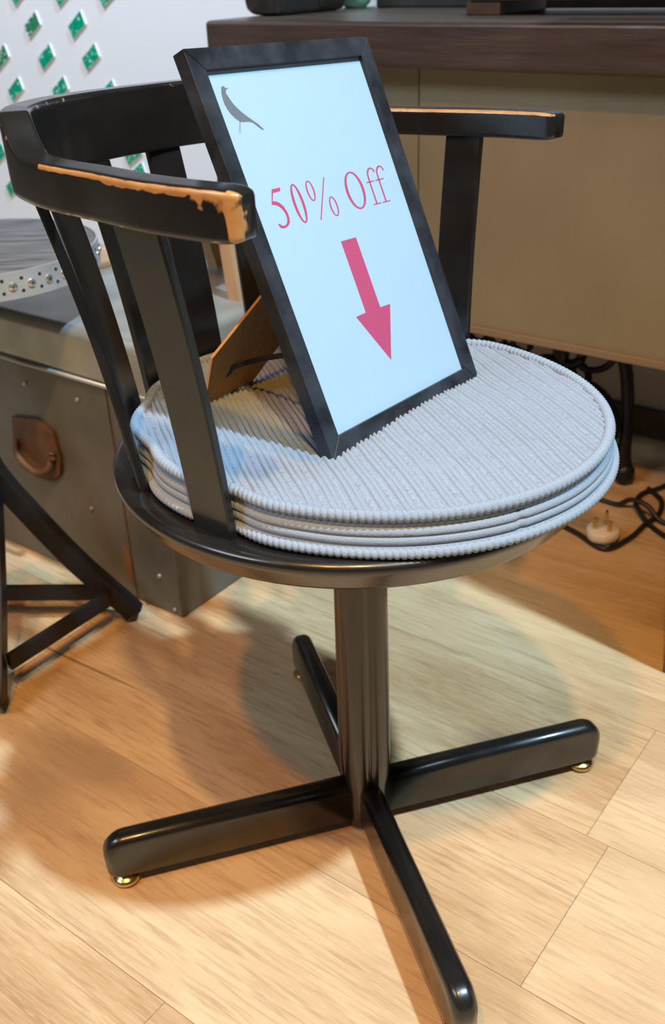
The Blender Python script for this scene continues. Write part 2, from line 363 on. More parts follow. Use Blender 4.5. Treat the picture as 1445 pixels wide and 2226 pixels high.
# bow: one steam-bent rail, arms low, crest tall at the back
H = math.radians(-37); CF = Vector((math.cos(H), math.sin(H), 0)); CS = Vector((math.sin(H), -math.cos(H), 0))
TILT = -0.028   # the bow dips slightly towards the desk side
def dip(y): return TILT * max(0.0, y)
half = [(.075, .213), (.045, .216), (0, .216), (-.05, .209), (-.09, .2045), (-.125, .196), (-.165, .178), (-.198, .147), (-.225, .103), (-.239, .052), (-.242, 0)]
path = [Vector((a, b, 0)) for a, b in half] + [Vector((a, -b, 0)) for a, b in half[::-1][1:]]
path = spline(path, 12); NP = len(path)
def topz(p):
    arm = 0.6985 if p.y > 0 else 0.6985 - .008 * sm(-p.y, .1, .17)
    return arm + (0.7215 - arm) * sm(-p.x, 0.128, 0.172)
bm = BM(); wear = bm.verts.layers.float.new('wear'); rings = []; wr = []
for i, p in enumerate(path):
    t = (path[min(i + 1, NP - 1)] - path[max(i - 1, 0)]).normalized(); nrm = Vector((-t.y, t.x, 0))  # points inward or outward
    if nrm.dot(p) < 0: nrm = -nrm
    endd = min(i, NP - 1 - i) * (path[1] - path[0]).length
    thick = 0.0225; zb = 0.6680; zt = topz(p)
    k = 1.0
    if endd < 0.012: k = math.sqrt(max(0.02, 1 - ((0.012 - endd) / 0.012) ** 2))
    hz = (zt - zb) / 2 * (0.72 + 0.28 * k); hx = thick / 2 * (0.55 + 0.45 * k); cz = (zt + zb) / 2; cr_ = min(0.0055, hx * .8)
    ring = []; w_ = []; rc = .0034 * (.5 + .5 * k); hx2, hz2 = hx - rc, hz - rc; sec = []
    for c_, (sx, sz) in enumerate(((1, 1), (-1, 1), (-1, -1), (1, -1))):
        for j in range(5):
            a = PI / 2 * (c_ + j / 4); sec.append((sx * hx2 + rc * math.cos(a), sz * hz2 + rc * math.sin(a), c_, j))
        n1 = ((-1, 1), (-1, -1), (1, -1), (1, 1))[c_]; x0, z0 = sec[-1][:2]; a = PI / 2 * (c_ + 1); x1, z1 = n1[0] * hx2 + rc * math.cos(a), n1[1] * hz2 + rc * math.sin(a)
        for m_ in (.06, .2, .8, .94): sec.append((x0 + (x1 - x0) * m_, z0 + (z1 - z0) * m_, 4 + c_, m_))
    left = p.y > 0
    for x, z, c_, j in sec:
        P3_ = p - nrm * (thick / 2) + nrm * (x + 0.02 * (cz + z - zb))
        world_ = CF * P3_.x + CS * P3_.y; zz = cz + z
        ring.append(Vector((world_.x, world_.y, zz + dip(world_.y))))
        ww = 0.0
        if left:
            if c_ == 0 and j in (0, 1, 2): ww = .64 if p.x > -.10 else .38
            if c_ == 7 and j == .94 and p.x > -.03: ww = .56
            if c_ == 7 and j == .8 and p.x > .045: ww = .48
            if p.x > .066: ww = .62 if c_ in (0, 3, 7) else .2
            if c_ == 3 and j in (2, 3): ww = max(ww, .44)
        else:
            if c_ == 1 and j in (1, 2, 3): ww = .64 if p.x > -.12 else .3
            if p.x > .070 and c_ in (1, 2): ww = .5
        if p.x < -.15 and c_ == 0 and j < 3: ww = .38
        if p.x < -.15 and c_ == 1 and j > 1: ww = .36
        w_.append(ww)
    rings.append(ring); wr.append(w_)
V = loft(bm, rings)
for i in range(NP):
    for q in range(len(wr[i])): V[i][q][wear] = wr[i][q]
obj('arm_bow', bm, M_BLACK, chair, smooth=True)
# slats
def on_path(ang):
    best = None
    for p in path:
        a = math.atan2(p.y, -p.x)
        if best is None or abs(a - ang) < best[0]: best = (abs(a - ang), p)
    return best[1]
SL = []
for k, (ab, at_, rb) in enumerate(((91.5, 84, .1840), (59, 50, .1860), (30.5, 28.5, .190), (12.2, 12, .192), (-8.4, -8.4, .192), (-28, -28, .190), (-55, -52, .1865), (-85.5, -85.5, .1845))):
    a = math.radians(ab); B = Vector((-rb * math.cos(a), rb * math.sin(a), 0))
    T = on_path(math.radians(at_)); T = T * (1 - 0.0135 / T.length)
    SL.append((CF * B.x + CS * B.y))
    ao = math.radians((ab + at_) / 2); t = Vector((math.sin(ao), math.cos(ao), 0)); face = Vector((-math.cos(ao), math.sin(ao), 0))
    bm = BM(); rings = []
    for s in range(13):
        u = s / 12; p = B.lerp(T, u); p = p + (T - B).normalized() * 0 - Vector((B.x, B.y, 0)).normalized() * 0.004 * math.sin(PI * u)
        n_ = face
        z = .4485 + u * (.6720 - .4485); w2 = (.0188 + .0022 * u) if k == 0 else (.0178 - .0004 * u); h2 = .0038
        ring = []
        for (x, y) in ((-1, -.6), (-.93, -1), (.93, -1), (1, -.6), (1, .6), (.93, 1), (-.93, 1), (-1, .6)):
            q = p + t * (x * w2) + n_ * (y * h2); wd = CF * q.x + CS * q.y
            ring.append(Vector((wd.x, wd.y, z + dip(wd.y) * u)))
        rings.append(ring)
    loft(bm, rings); o = obj('slat', bm, M_BLACK, chair)
    for pl in o.data.polygons: pl.use_smooth = False

# ------------------------------------------------------------------ cushion
cush = thing('seat_cushion', 'round pale grey ribbed corduroy seat cushion with piped edges on the swivel chair', 'cushion', (0, 0, 0.4508))
CC = Vector((0.0075, -0.003, 0)); slat_ang = [math.atan2(s.y, s.x) for s in SL]; slat_r = [s.length for s in SL]
def crad(th, R0):
    r = R0 * (1 + .0085 * math.cos(2 * th) - .052 * math.sin(2 * th))
    bk = math.exp(-(((th - math.radians(143) + PI) % (2 * PI) - PI) / 1.0) ** 6)
    cap = (.1905 - (CC.x * math.cos(th) + CC.y * math.sin(th))) * R0 / .1986
    if r > cap: r = r * (1 - bk) + cap * bk
    for sa, sr in zip(slat_ang, slat_r):
        # limit measured from chair axis -> from cushion centre
        d = (th - sa + PI) % (2 * PI) - PI
        lim = sr - .0068 - (CC.x * math.cos(th) + CC.y * math.sin(th))
        lim = (lim + .0025) * R0 / .1986
        w = math.exp(-(d / .12) ** 2)
        if r > lim: r = r * (1 - w) + lim * w
    return r
RT, RB = .1900, .1955
PF = Vector((.958, .286, 0)); PD = Vector((.286, -.958, 0))
def crown(x, y, edge):
    z = .4795 + .0040 * sm(edge, 0, .06)
    z -= .0052 * math.exp(-(((x - .105) ** 2 + (y - .05) ** 2) / .05 ** 2))
    return z
bm = BM(); sp = bm.verts.layers.float.new('speck')
# find chord limits by marching
def inside(x, y):
    d = Vector((x, y, 0)) - CC; return d.length < crad(math.atan2(d.y, d.x), RT) - .0030
PER = .0148; q = -.2; cols = []
while q < .2:
    s0 = s1 = None; lo = None
    c = PF * q
    ok = [s for s in [i * .002 for i in range(-110, 111)] if inside(c.x + PD.x * s, c.y + PD.y * s)]
    if len(ok) > 3: cols.append((q, ok[0] - .001, ok[-1] + .001))
    q += .0007
def ribh(q):
    t = (q / PER) % 1.0
    for c_ in (.16, .45):
        d = abs(t - c_)
        if d < .145: return .0027 * (math.cos(d / .145 * PI / 2)) ** .8, 0.0
    d = abs(t - .80)
    return .0019 * max(0, 1 - (d / .17) ** 4), 1.0 if d < .13 else 0.0
NS = 46; grid = []
for q, s0, s1 in cols:
    col = []
    for j in range(NS + 1):
        s = s0 + (s1 - s0) * j / NS; c = PF * q + PD * s
        e = min(s - s0, s1 - s, q - cols[0][0], cols[-1][0] - q)
        wob = .0016 * noise.noise(Vector((c.x * 22, c.y * 22, 3))) + .0025 * math.sin(c.y * 60 + 1) * sm(c.y, .05, .16)
        h, k = ribh(q + wob)
        d = (c - CC).length; ed = crad(math.atan2(c.y - CC.y, c.x - CC.x), RT) - d
        z = crown(c.x, c.y, ed) + h + .0006 * noise.noise(Vector((c.x * 30, c.y * 30, 0)))
        v = bm.verts.new((c.x, c.y, z)); v[sp] = k; col.append(v)
    grid.append(col)
for i in range(len(grid) - 1):
    for j in range(NS): bm.faces.new((grid[i][j], grid[i][j + 1], grid[i + 1][j + 1], grid[i + 1][j]))
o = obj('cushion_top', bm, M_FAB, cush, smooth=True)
# side band with four horizontal cords
bm = BM(); sp = bm.verts.layers.float.new('speck'); rings = []; NR = 36; NT = 260; kk = []
for i in range(NR + 1):
    u = i / NR; z = .4535 + u * (.4795 - .4535); ring = []
    t = (u * 4) % 1.0; rib = .0017 * abs(math.sin(PI * t)) ** .6 if 0 < u < 1 else 0
    for j in range(NT):
        th = 2 * PI * j / NT; r = crad(th, RB * (1 - u) + RT * u) - .0018 + .0022 * math.sin(PI * u) + rib
        seam = ((th - math.atan2(-.17, .095) + PI) % (2 * PI)) - PI
        r -= .0014 * math.exp(-(seam / .006) ** 2)
        ring.append(CC + Vector((r * math.cos(th), r * math.sin(th), z + .0005 * noise.noise(Vector((math.cos(th) * 5, math.sin(th) * 5, 1))))))
    rings.append(ring); kk.append(1.0 if .5 < u < .62 else 0.0)
V = loft(bm, rings, caps=True)
for i, r_ in enumerate(V):
    for v in r_: v[sp] = kk[i]
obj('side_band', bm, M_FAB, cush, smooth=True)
def piping(R0, z0, mr_, nb, name):
    bm = BM(); n = nb * 8; rings = []; bm.verts.layers.float.new('speck')
    for j in range(n):
        th = 2 * PI * j / n; ring = []; r = crad(th, R0)
        for k in range(8):
            a = 2 * PI * k / 8; m_ = mr_ * (.74 + .40 * abs(math.sin(nb * th / 2 + a * .45 + .5 * math.sin(th * 9))) ** .6)
            rr = r + m_ * math.cos(a)
            ring.append(CC + Vector((rr * math.cos(th), rr * math.sin(th), z0 + m_ * math.sin(a))))
        rings.append(ring)
    rings.append(rings[0]); loft(bm, rings, caps=False); bmesh.ops.remove_doubles(bm, verts=bm.verts, dist=1e-7)
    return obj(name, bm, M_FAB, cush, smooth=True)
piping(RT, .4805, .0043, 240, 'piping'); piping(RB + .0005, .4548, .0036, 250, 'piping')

# ------------------------------------------------------------------ framed sign
P3 = Vector((-.0209, -.1129, .4840)); SW = Vector((.6193, .7844, -.0357)).normalized(); SU = Vector((-.3035, .2811, .9104)).normalized()
SU = (SU - SW * SU.dot(SW)).normalized(); SN = SW.cross(SU).normalized()
WW, HH, DD, BD = .2132, .2990, .0115, .0150
def S(u, v, d=0.0): return P3 + SW * u + SU * v - SN * d
sign = thing('picture_frame', 'black framed sale sign reading 50% Off leaning back on its strut on the cushion', 'picture frame', P3)
def bar(c, name='frame_bar'):
    bm = BM(); g = .00012
    outer, inner = c[:2], c[2:]
    a = [S(*p, 0) for p in c]; b = [S(*p, DD) for p in c]
    # front face slightly proud at the outer side
    va = [bm.verts.new(x) for x in a]; vb = [bm.verts.new(x) for x in b]
    bm.faces.new(va); bm.faces.new(vb[::-1])
    for i in range(4): bm.faces.new((va[i], va[(i + 1) % 4], vb[(i + 1) % 4], vb[i]))
    return obj(name, bm, M_FRAME, sign, bevel=.0005)
g = .0002
bar([(g, 0), (WW - g, 0), (WW - BD - g, BD), (BD + g, BD)]); bar([(WW - g, HH), (g, HH), (BD + g, HH - BD), (WW - BD - g, HH - BD)])
bar([(0, HH - g), (0, g), (BD, BD + g), (BD, HH - BD - g)]); bar([(WW, g), (WW, HH - g), (WW - BD, HH - BD - g), (WW - BD, BD + g)])
def flat_obj(name, polys, d, m, parent):
    bm = BM()
    for P in polys: bm.faces.new([bm.verts.new(S(u, v, d)) for u, v in P])
    bmesh.ops.triangulate(bm, faces=bm.faces[:])
    r = bmesh.ops.extrude_face_region(bm, geom=bm.faces[:])
    for v in [x for x in r['geom'] if isinstance(x, bmesh.types.BMVert)]: v.co = v.co + SN * 0.00004
    return obj(name, bm, m, parent)
bm = BM(); prism(bm, [S(.008, .008, .0040), S(WW - .008, .008, .0040), S(WW - .008, HH - .008, .0040), S(.008, HH - .008, .0040)], -SN * .0006)
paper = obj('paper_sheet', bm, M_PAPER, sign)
bm = BM(); prism(bm, [S(.006, .006, .0052), S(WW - .006, .006, .0052), S(WW - .006, HH - .006, .0052), S(.006, HH - .006, .0052)], -SN * .0028)
obj('backing_board', bm, M_KRAFT, sign)
bm = BM(); prism(bm, [S(.011, .011, .0014), S(WW - .011, .011, .0014), S(WW - .011, HH - .011, .0014), S(.011, HH - .011, .0014)], -SN * .0012)
pane = obj('glass_pane', bm, M_GLASS, sign)
five = [[0.0414, 0.19785], [0.05107, 0.19784], [0.0498, 0.19529], [0.0416, 0.1951], [0.03822, 0.18955], [0.04117, 0.18915], [0.0446, 0.18756], [0.04762, 0.18448], [0.04946, 0.18012], [0.04962, 0.17537], [0.04836, 0.17217], [0.04585, 0.17033], [0.04223, 0.16919], [0.03864, 0.16919], [0.03617, 0.17052], [0.03546, 0.17259], [0.03608, 0.17328], [0.03734, 0.1729], [0.03894, 0.17132], [0.04138, 0.1708], [0.04398, 0.17147], [0.04603, 0.17339], [0.04696, 0.17599], [0.04679, 0.17911], [0.04526, 0.18244], [0.04265, 0.18489], [0.03951, 0.18653], [0.03586, 0.18721]]
def oval(cu_, cv, ru, rv, tu, tv, n=40):
    """ring with vertical stress: tu stroke at the sides, tv at top and bottom"""
    o_ = [(cu_ + ru * math.cos(2 * PI * k / n), cv + rv * math.sin(2 * PI * k / n)) for k in range(n + 1)]
    i_ = [(cu_ + (ru - tu) * math.cos(2 * PI * k / n), cv + (rv - tv) * math.sin(2 * PI * k / n)) for k in range(n + 1)]
    return [[o_[k], o_[k + 1], i_[k + 1], i_[k]] for k in range(n)]
def stroke(P, w):
    P = [Vector((a, b, 0)) for a, b in P]; P = spline(P, 6); out = []; n = len(P)
    L_ = []; 
    for i, p in enumerate(P):
        t = (P[min(i + 1, n - 1)] - P[max(i - 1, 0)]).normalized(); ww = w(i / (n - 1)) if callable(w) else w
        L_.append((p + Vector((-t.y, t.x, 0)) * ww / 2, p - Vector((-t.y, t.x, 0)) * ww / 2))
    for i in range(n - 1): out.append([tuple(L_[i][0][:2]), tuple(L_[i + 1][0][:2]), tuple(L_[i + 1][1][:2]), tuple(L_[i][1][:2])])
    return out
pol = {'5': [five], '0': oval(.0652, .18355, .0062, .0149, .0029, .0013),
       '%': oval(.0830, .1905, .0046, .0079, .0018, .0010) + oval(.1038, .1752, .0048, .0078, .0018, .0010) + [[(.10296, .19829), (.10420, .19800), (.08390, .16777), (.08260, .16800)]],
       'O': oval(.1361, .1828, .0119, .0151, .0033, .0013)}
def eff(P, sx, ux):
    w = lambda u: .0013 + .0010 * math.exp(-((u - .0) / .12) ** 2) + .0007 * sm(u, .25, .6)
    return stroke(P, w) + stroke([(sx[0], sx[2]), (sx[1], sx[2])], .0009) + stroke([(ux[0], ux[2]), (ux[1], ux[2])], .0009)
pol['f'] = eff([(.16820, .19330), (.16720, .19560), (.16450, .19690), (.1612, .19600), (.1588, .19330), (.1581, .18860), (.1580, .17900), (.1580, .16850)], (.1533, .1640, .18650), (.1533, .1641, .16840))
pol['f2'] = eff([(.18100, .19290), (.18030, .19530), (.17760, .19680), (.1741, .19590), (.1717, .19310), (.1711, .18870), (.1710, .17900), (.1710, .16850)], (.1660, .1783, .18650), (.1660, .1771, .16820))
for k_, P_ in pol.items(): flat_obj('letter', P_, .0040, M_RED, paper)
flat_obj('arrow', [[(.0975, .14839), (.11707, .14817), (.11756, .09043), (.13119, .09007), (.10864, .04834), (.08455, .09051), (.09775, .09078)]], .0040, M_RED, paper)['label'] = 'crimson arrow pointing down'
bird = [[0.02757, 0.27261], [0.02959, 0.27339], [0.03094, 0.27291], [0.03148, 0.27175], [0.033, 0.27157], [0.03531, 0.27155], [0.03298, 0.2711], [0.03147, 0.27044], [0.03045, 0.26911], [0.03048, 0.2677], [0.03177, 0.26446], [0.03329, 0.26118], [0.03571, 0.25781], [0.03934, 0.25398], [0.04333, 0.25073], [0.04677, 0.24814], [0.05024, 0.24554], [0.05357, 0.2426], [0.05568, 0.2401], [0.05456, 0.23941], [0.05121, 0.24188], [0.04789, 0.24481], [0.0457, 0.24616], [0.04225, 0.24693], [0.03668, 0.24723], [0.03406, 0.24766], [0.03275, 0.24874], [0.03007, 0.25075], [0.02752, 0.25384], [0.02574, 0.25746], [0.02485, 0.26098], [0.02493, 0.26503], [0.02557, 0.26841]]
flat_obj('bird_print', [bird] + stroke([(.03395, .2482), (.03195, .2445), (.02898, .2401)], .00035) + stroke([(.0343, .2482), (.0322, .2440), (.03026, .2395)], .00035), .0040, M_INK, paper)['label'] = 'grey long-tailed bird silhouette'
# strut: hardboard leg hinged to the back, foot on the cushion
SF = Vector((-.111, .022, .4845)); SH = S(.1065, .205, DD + .001); SV = (SH - SF).normalized(); SX = SW; SNs = SX.cross(SV).normalized()
def T(u, v, d=0.0): return SF + SX * u + SV * v + SNs * d
Lh = (SH - SF).length
bm = BM(); prism(bm, [T(-.0265, .000), T(.0285, .000), T(.0600, .0500), T(.0500, .115), T(.030, Lh), T(-.018, Lh), T(.0055, .1110), T(-.0422, .0484)], SNs * .0024)
st = obj('strut', bm, M_KRAFT, sign, mats=[M_KRAFT, M_KRAFT_EDGE])
for p in st.data.polygons:
    if abs(p.normal.dot(SNs)) < .5: p.material_index = 1
bm = BM(); dv = Vector((.06, -.75, .25)).normalized() * .0012
rp = [Vector((-.1095, .0125, .5062)) + dv, Vector((-.1039, .0160, .5095)) + dv * 2, Vector((-.0918, .0145, .5147)), Vector((-.0748, -.0076, .5263)), Vector((-.0554, -.0402, .5406)), Vector((-.0365, -.0605, .5495))]
rp = spline(rp, 8); rings = []
for i, p in enumerate(rp):
    t = (rp[min(i + 1, len(rp) - 1)] - rp[max(i - 1, 0)]).normalized()
    side = (EZ - t * EZ.dot(t)).normalized() * (.0040 if i < 9 else .0022); nn = t.cross(side).normalized() * .0004
    rings.append([p + side + nn, p - side + nn, p - side - nn, p + side - nn])
loft(bm, rings); obj('ribbon', bm, M_RIBBON, sign)

# ------------------------------------------------------------------ desk with cream panel and iron base
DZ = .725
desk = thing('desk', 'long dark brown timber desk with cream panel below behind the swivel chair', 'desk', E(.3, .7, 0))
bm = ebox(BM(), -.337, 1.35, .507, .905, .6645, DZ); obj('desktop', bm, M_DESK, desk, bevel=.007)
bm = ebox(BM(), .034, 1.28, .560, .580, .292, .6645); obj('front_panel', bm, M_PANEL, desk)
bm = ebox(BM(), -.30, .028, .566, .586, .292, .6645); obj('front_panel', bm, M_PANEL, desk)
bm = BM(); ebox(bm, -.30, 1.28, .553, .586, .2795, .292); obj('bottom_rail', bm, M_RAIL, desk, bevel=.002)
for a in (-.28, 1.24):
    bm = ebox(BM(), a, a + .035, .60, .635, 0, .6645); obj('leg', bm, M_IRON, desk)
    bm = ebox(BM(), a, a + .035, .85, .885, 0, .6645); obj('leg', bm, M_IRON, desk)
# iron treadle base under the desk
iron = thing('iron_scroll_stand', 'black cast iron scrollwork stand with wheel and castor foot beneath the cream desk panel', 'stand', E(.2, .72, 0))
def arc(ca, cz, r, a0, a1, b, n=20): return [E(ca + r * math.cos(a0 + (a1 - a0) * k / n), b, cz + r * math.sin(a0 + (a1 - a0) * k / n)) for k in range(n + 1)]
IB = .72
bm = BM(); tube(bm, [E(-.05, IB, .245), E(.345, IB, .245)], .009); obj('rail', bm, M_IRON, iron, smooth=True)
bm = BM(); tube(bm, spline([E(.318, IB, .245), E(.335, IB, .20), E(.345, IB, .13), E(.348, IB, .06), E(.352, IB, .035)], 6), [.011] * 25); obj('upright', bm, M_IRON, iron, smooth=True)
bm = BM(); tube(bm, spline([E(-.03, IB, .245), E(-.035, IB, .12), E(-.05, IB, .02)], 6), [.011] * 13); obj('upright', bm, M_IRON, iron, smooth=True)
bm = BM(); lathe(bm, [(.002, .0), (.012, .001), (.017, .01), (.017, .026), (.010, .036), (.002, .038)], c=E(.352, IB, 0), n=20); obj('castor', bm, M_IRON, iron, smooth=True)
bm = BM(); lathe(bm, [(.002, .0), (.012, .001), (.017, .01), (.010, .03), (.002, .034)], c=E(-.05, IB, 0), n=20); obj('castor', bm, M_IRON, iron, smooth=True)
for (ca, cz, r, a0, a1, w) in ((.145, .212, .017, 0, 2 * PI, .0055), (.100, .214, .013, 0, 2 * PI, .005), (.060, .220, .020, -PI, .3, .007), (.195, .205, .030, -2.6, 1.2, .009), (.235, .215, .022, -3.4, .6, .009), (.205, .150, .045, -1, 2.4, .010), (.27, .235, .045, -1.9, .1, .006), (.25, .175, .022, 0, 2 * PI, .006), (.03, .15, .05, -1.5, 1.9, .009), (.12, .14, .06, 0, 2.8, .010)):
    bm = BM(); tube(bm, arc(ca, cz, r, a0, a1, IB), w, 8); obj('scroll', bm, M_IRON, iron, smooth=True)
bm = BM(); tube(bm, [E(.265 + .065 * math.cos(a), IB - .02, .105 + .065 * math.sin(a)) for a in [2 * PI * k / 32 for k in range(32)]], .0125, 8, closed=True); w0 = obj('wheel_rim', bm, M_IRON, iron, smooth=True)
bm = BM(); tube(bm, [E(.2, IB - .02, .105), E(.33, IB - .02, .105)], .006); tube(bm, [E(.265, IB - .02, .04), E(.265, IB - .02, .17)], .006); obj('wheel_spoke', bm, M_IRON, w0, smooth=True)
bm = BM(); tube(bm, [E(-.04, IB, .06), E(.35, IB, .06)], .008); obj('rail', bm, M_IRON, iron, smooth=True)

# things on the desk
bag = thing('handbag', 'glossy dark navy and brown leather bag slumped at the left end of the desk', 'bag', E(-.2, .72, DZ))
def lump(bm, c, s, seed, p=2.6, n=28, m=16):
    rings = []
    for i in range(m + 1):
        ph = -PI / 2 + PI * i / m; ring = []
        for j in range(n):
            th = 2 * PI * j / n
            f = lambda v: math.copysign(abs(v) ** (2 / p), v)
            x, y, z = f(math.cos(ph)) * f(math.cos(th)), f(math.cos(ph)) * f(math.sin(th)), f(math.sin(ph))
            k = 1 + .10 * noise.noise(Vector((x * 2 + seed, y * 2, z * 2))) if z > -.9 else 1
            ring.append(E(c[0] + x * s[0] * k, c[1] + y * s[1] * k, c[2] + s[2] + z * s[2] * (k if z > 0 else 1)))
        rings.append(ring)
    loft(bm, rings)
bm = BM(); lump(bm, (-.300, .70, DZ), (.035, .100, .085), 1.3, 9.0); obj('bag_body', bm, M_BAG, bag, smooth=True)
bm = BM(); lump(bm, (-.298, .755, DZ), (.038, .040, .092), 4.1, 8.0); obj('bag_flap', bm, M_BAG2, bag, smooth=True)
bm = BM(); tube(bm, spline([E(-.296, .64, DZ + .14), E(-.296, .65, DZ + .21), E(-.296, .70, DZ + .25), E(-.296, .75, DZ + .21), E(-.296, .76, DZ + .14)], 8), .006); obj('handle', bm, M_BAG, bag, smooth=True)
bm = BM(); c = E(-.285, .850, DZ)
lathe(bm, [(.002, 0), (.018, 0), (.026, .008), (.036, .03), (.038, .05), (.035, .05), (.024, .014), (.002, .006)], c=c, n=32); tag(obj('bowl', bm, M_MINT, smooth=True), 'mint green glazed bowl between the leather bag and the dark green tin', 'bowl')
bm = BM(); ebox(bm, -.238, -.045, .845, .90, DZ, DZ + .11); tin = tag(obj('tin_box', bm, M_GREENBOX, bevel=.004), 'dark green-black tin box at the back of the desk beside the wooden riser', 'box')
riser = thing('display_riser', 'low brown wooden display riser standing on the desk', 'riser', E(.3, .6, DZ))
for a in (.062, .362):
    bm = ebox(BM(), a, a + .056, .640, .79, DZ, DZ + .019); obj('foot_block', bm, M_GREYBOARD if a > .2 else M_DKWOOD, riser, bevel=.002)
bm = ebox(BM(), .160, .362, .70, .715, DZ + .006, DZ + .019); obj('cross_slat', bm, M_GREYBOARD, riser)
bm = ebox(BM(), .068, .62, .635, .79, DZ + .019, DZ + .036); obj('top_board', bm, M_DKWOOD, riser, bevel=.002)

# tall shelf unit standing just right of the picture, in front of the desk end
shelf = thing('shelf_unit', 'dark shelf unit whose foot just enters the right edge of the photo', 'shelf', E(.76, .38, 0))
for a in (.593, .961):
    bm = ebox(BM(), a, a + .022, .258, .495, 0, 1.32); obj('side_panel', bm, M_DKWOOD, shelf, bevel=.002)
bm = ebox(BM(), .615, .961, .480, .495, 0.02, 1.32); obj('back_panel', bm, M_DKWOOD, shelf)
for z in (.04, .36, .68, 1.0, 1.30):
    bm = ebox(BM(), .615, .961, .258, .480, z, z + .02); obj('shelf', bm, M_DKWOOD, shelf)

# ------------------------------------------------------------------ trunk
trunk = thing('metal_trunk', 'battered galvanised metal trunk on the floor behind the left side of the chair', 'trunk', E(-.4, .16, 0))
bm = ebox(BM(), -.80, 0, 0, .325, 0.0, .331); obj('trunk_body', bm, M_TRUNK, trunk, bevel=.004)
bm = ebox(BM(), -.804, .004, -.004, .329, .331, .403); lid = obj('lid', bm, M_TRUNKLID, trunk, bevel=.014)
bm = BM(); tube(bm, [E(-.80, -.004, .334), E(.0, -.004, .334)], .0035); tube(bm, [E(.004, 0, .334), E(.004, .325, .334)], .0035); obj('lid_bead', bm, M_TRUNKLID, lid, smooth=True)
bm = BM(); prism(bm, [E(-.036, -.0045, .315), E(.0, -.0045, .315), E(.0, -.0045, .392), E(-.020, -.0045, .392), E(-.034, -.0045, .370)], E2 * -.0015); obj('corner_bracket', bm, M_TRUNKLID, trunk)
bm = BM(); ebox(bm, -.0905, -.0885, -.0012, .0, 0.004, .331); obj('seam', bm, M_RUST, trunk)
hp = [(-.302, .242), (-.245, .252), (-.212, .238), (-.206, .200), (-.212, .172), (-.235, .154), (-.27, .150), (-.306, .158), (-.312, .20)]
bm = BM(); prism(bm, [E(a, -.0002, z) for a, z in hp], E2 * -.006); obj('handle_plate', bm, M_RUST, trunk, bevel=.002)
bm = BM(); tube(bm, spline([E(-.30, -.008, .205), E(-.29, -.016, .185), E(-.255, -.018, .170), E(-.225, -.016, .180), E(-.216, -.008, .205)], 6), .005); obj('handle', bm, M_RUST, trunk, smooth=True)
bm = BM(); prism(bm, [E(a, -.0001, z) for a, z in [(-.104, .088), (-.094, .080), (-.092, .06), (-.095, .02), (-.103, .03), (-.106, .07)]], E2 * -.0008); obj('rust_patch', bm, M_RUSTLT, trunk)
for a, z in ((-.035, .06), (-.03, .25), (-.15, .30), (-.16, .13), (-.26, .30), (-.07, .16), (-.012, .012)):
    bm = BM(); tube(bm, [E(a, .001, z), E(a, -.003, z)], [.004, .003], 10); obj('rivet', bm, M_TRUNKLID, trunk, smooth=True)
# tray and small wooden stool on the trunk, black trestle, mint vase
bm = ebox(BM(), -.42, -.315, .20, .285, .403, .412); tag(obj('wooden_block', bm, M_PALEWOOD, bevel=.002), 'flat pale wooden block lying on the trunk beside the round table', 'block')
stool = thing('wooden_stool', 'small pale wooden stool on the back of the metal trunk, seen behind the sign', 'stool', E(-.12, .27, .403))
for a0, b0, a1, b1 in ((-.172, .312, -.155, .295), (-.03, .312, -.055, .295), (-.03, .20, -.055, .215)):
    bm = BM(); v0, v1 = E(a0, b0, .403), E(a1 - .03 if a0 < -.1 else a1, b1, .50)
    d = (v1 - v0); ax = E1 * .010; ay = E2 * .008
    rings = [[v + ax + ay, v - ax + ay, v - ax - ay, v + ax - ay] for v in (v0, v1)]
    loft(bm, rings); obj('leg', bm, M_PALEWOOD, stool)
bm = ebox(BM(), -.135 - .055, -.035, .20, .315, .50, .512); obj('seat', bm, M_PALEWOOD, stool, bevel=.002)
tr = thing('black_trestle', 'black angled trestle leg standing behind the metal trunk and chair back', 'stand', E(-.2, .42, 0))
def strutbar(a0, z0, a1, z1, b, w, name='leg'):
    bm = BM(); v0, v1 = E(a0, b, z0), E(a1, b, z1); rings = [[v - E1 * w - E2 * .012, v + E1 * w - E2 * .012, v + E1 * w + E2 * .012, v - E1 * w + E2 * .012] for v in (v0, v1)]
    loft(bm, rings); return obj(name, bm, M_STEELBLACK, tr)
strutbar(-.355, 0.0, -.205, .62, .42, .012); strutbar(-.05, 0.0, -.17, .62, .42, .012); strutbar(-.215, .61, -.150, .61, .42, .012, 'top_joint')
bm = BM(); lathe(bm, [(.002, 0), (.062, 0), (.075, .10), (.078, .35), (.060, .52), (.055, .53), (.05, .52), (.002, .50)], c=E(-.245, .66, 0), n=40)
tag(obj('floor_vase', bm, M_MINT, smooth=True), 'pale mint green tall floor vase glimpsed between chair slats and sign', 'vase')

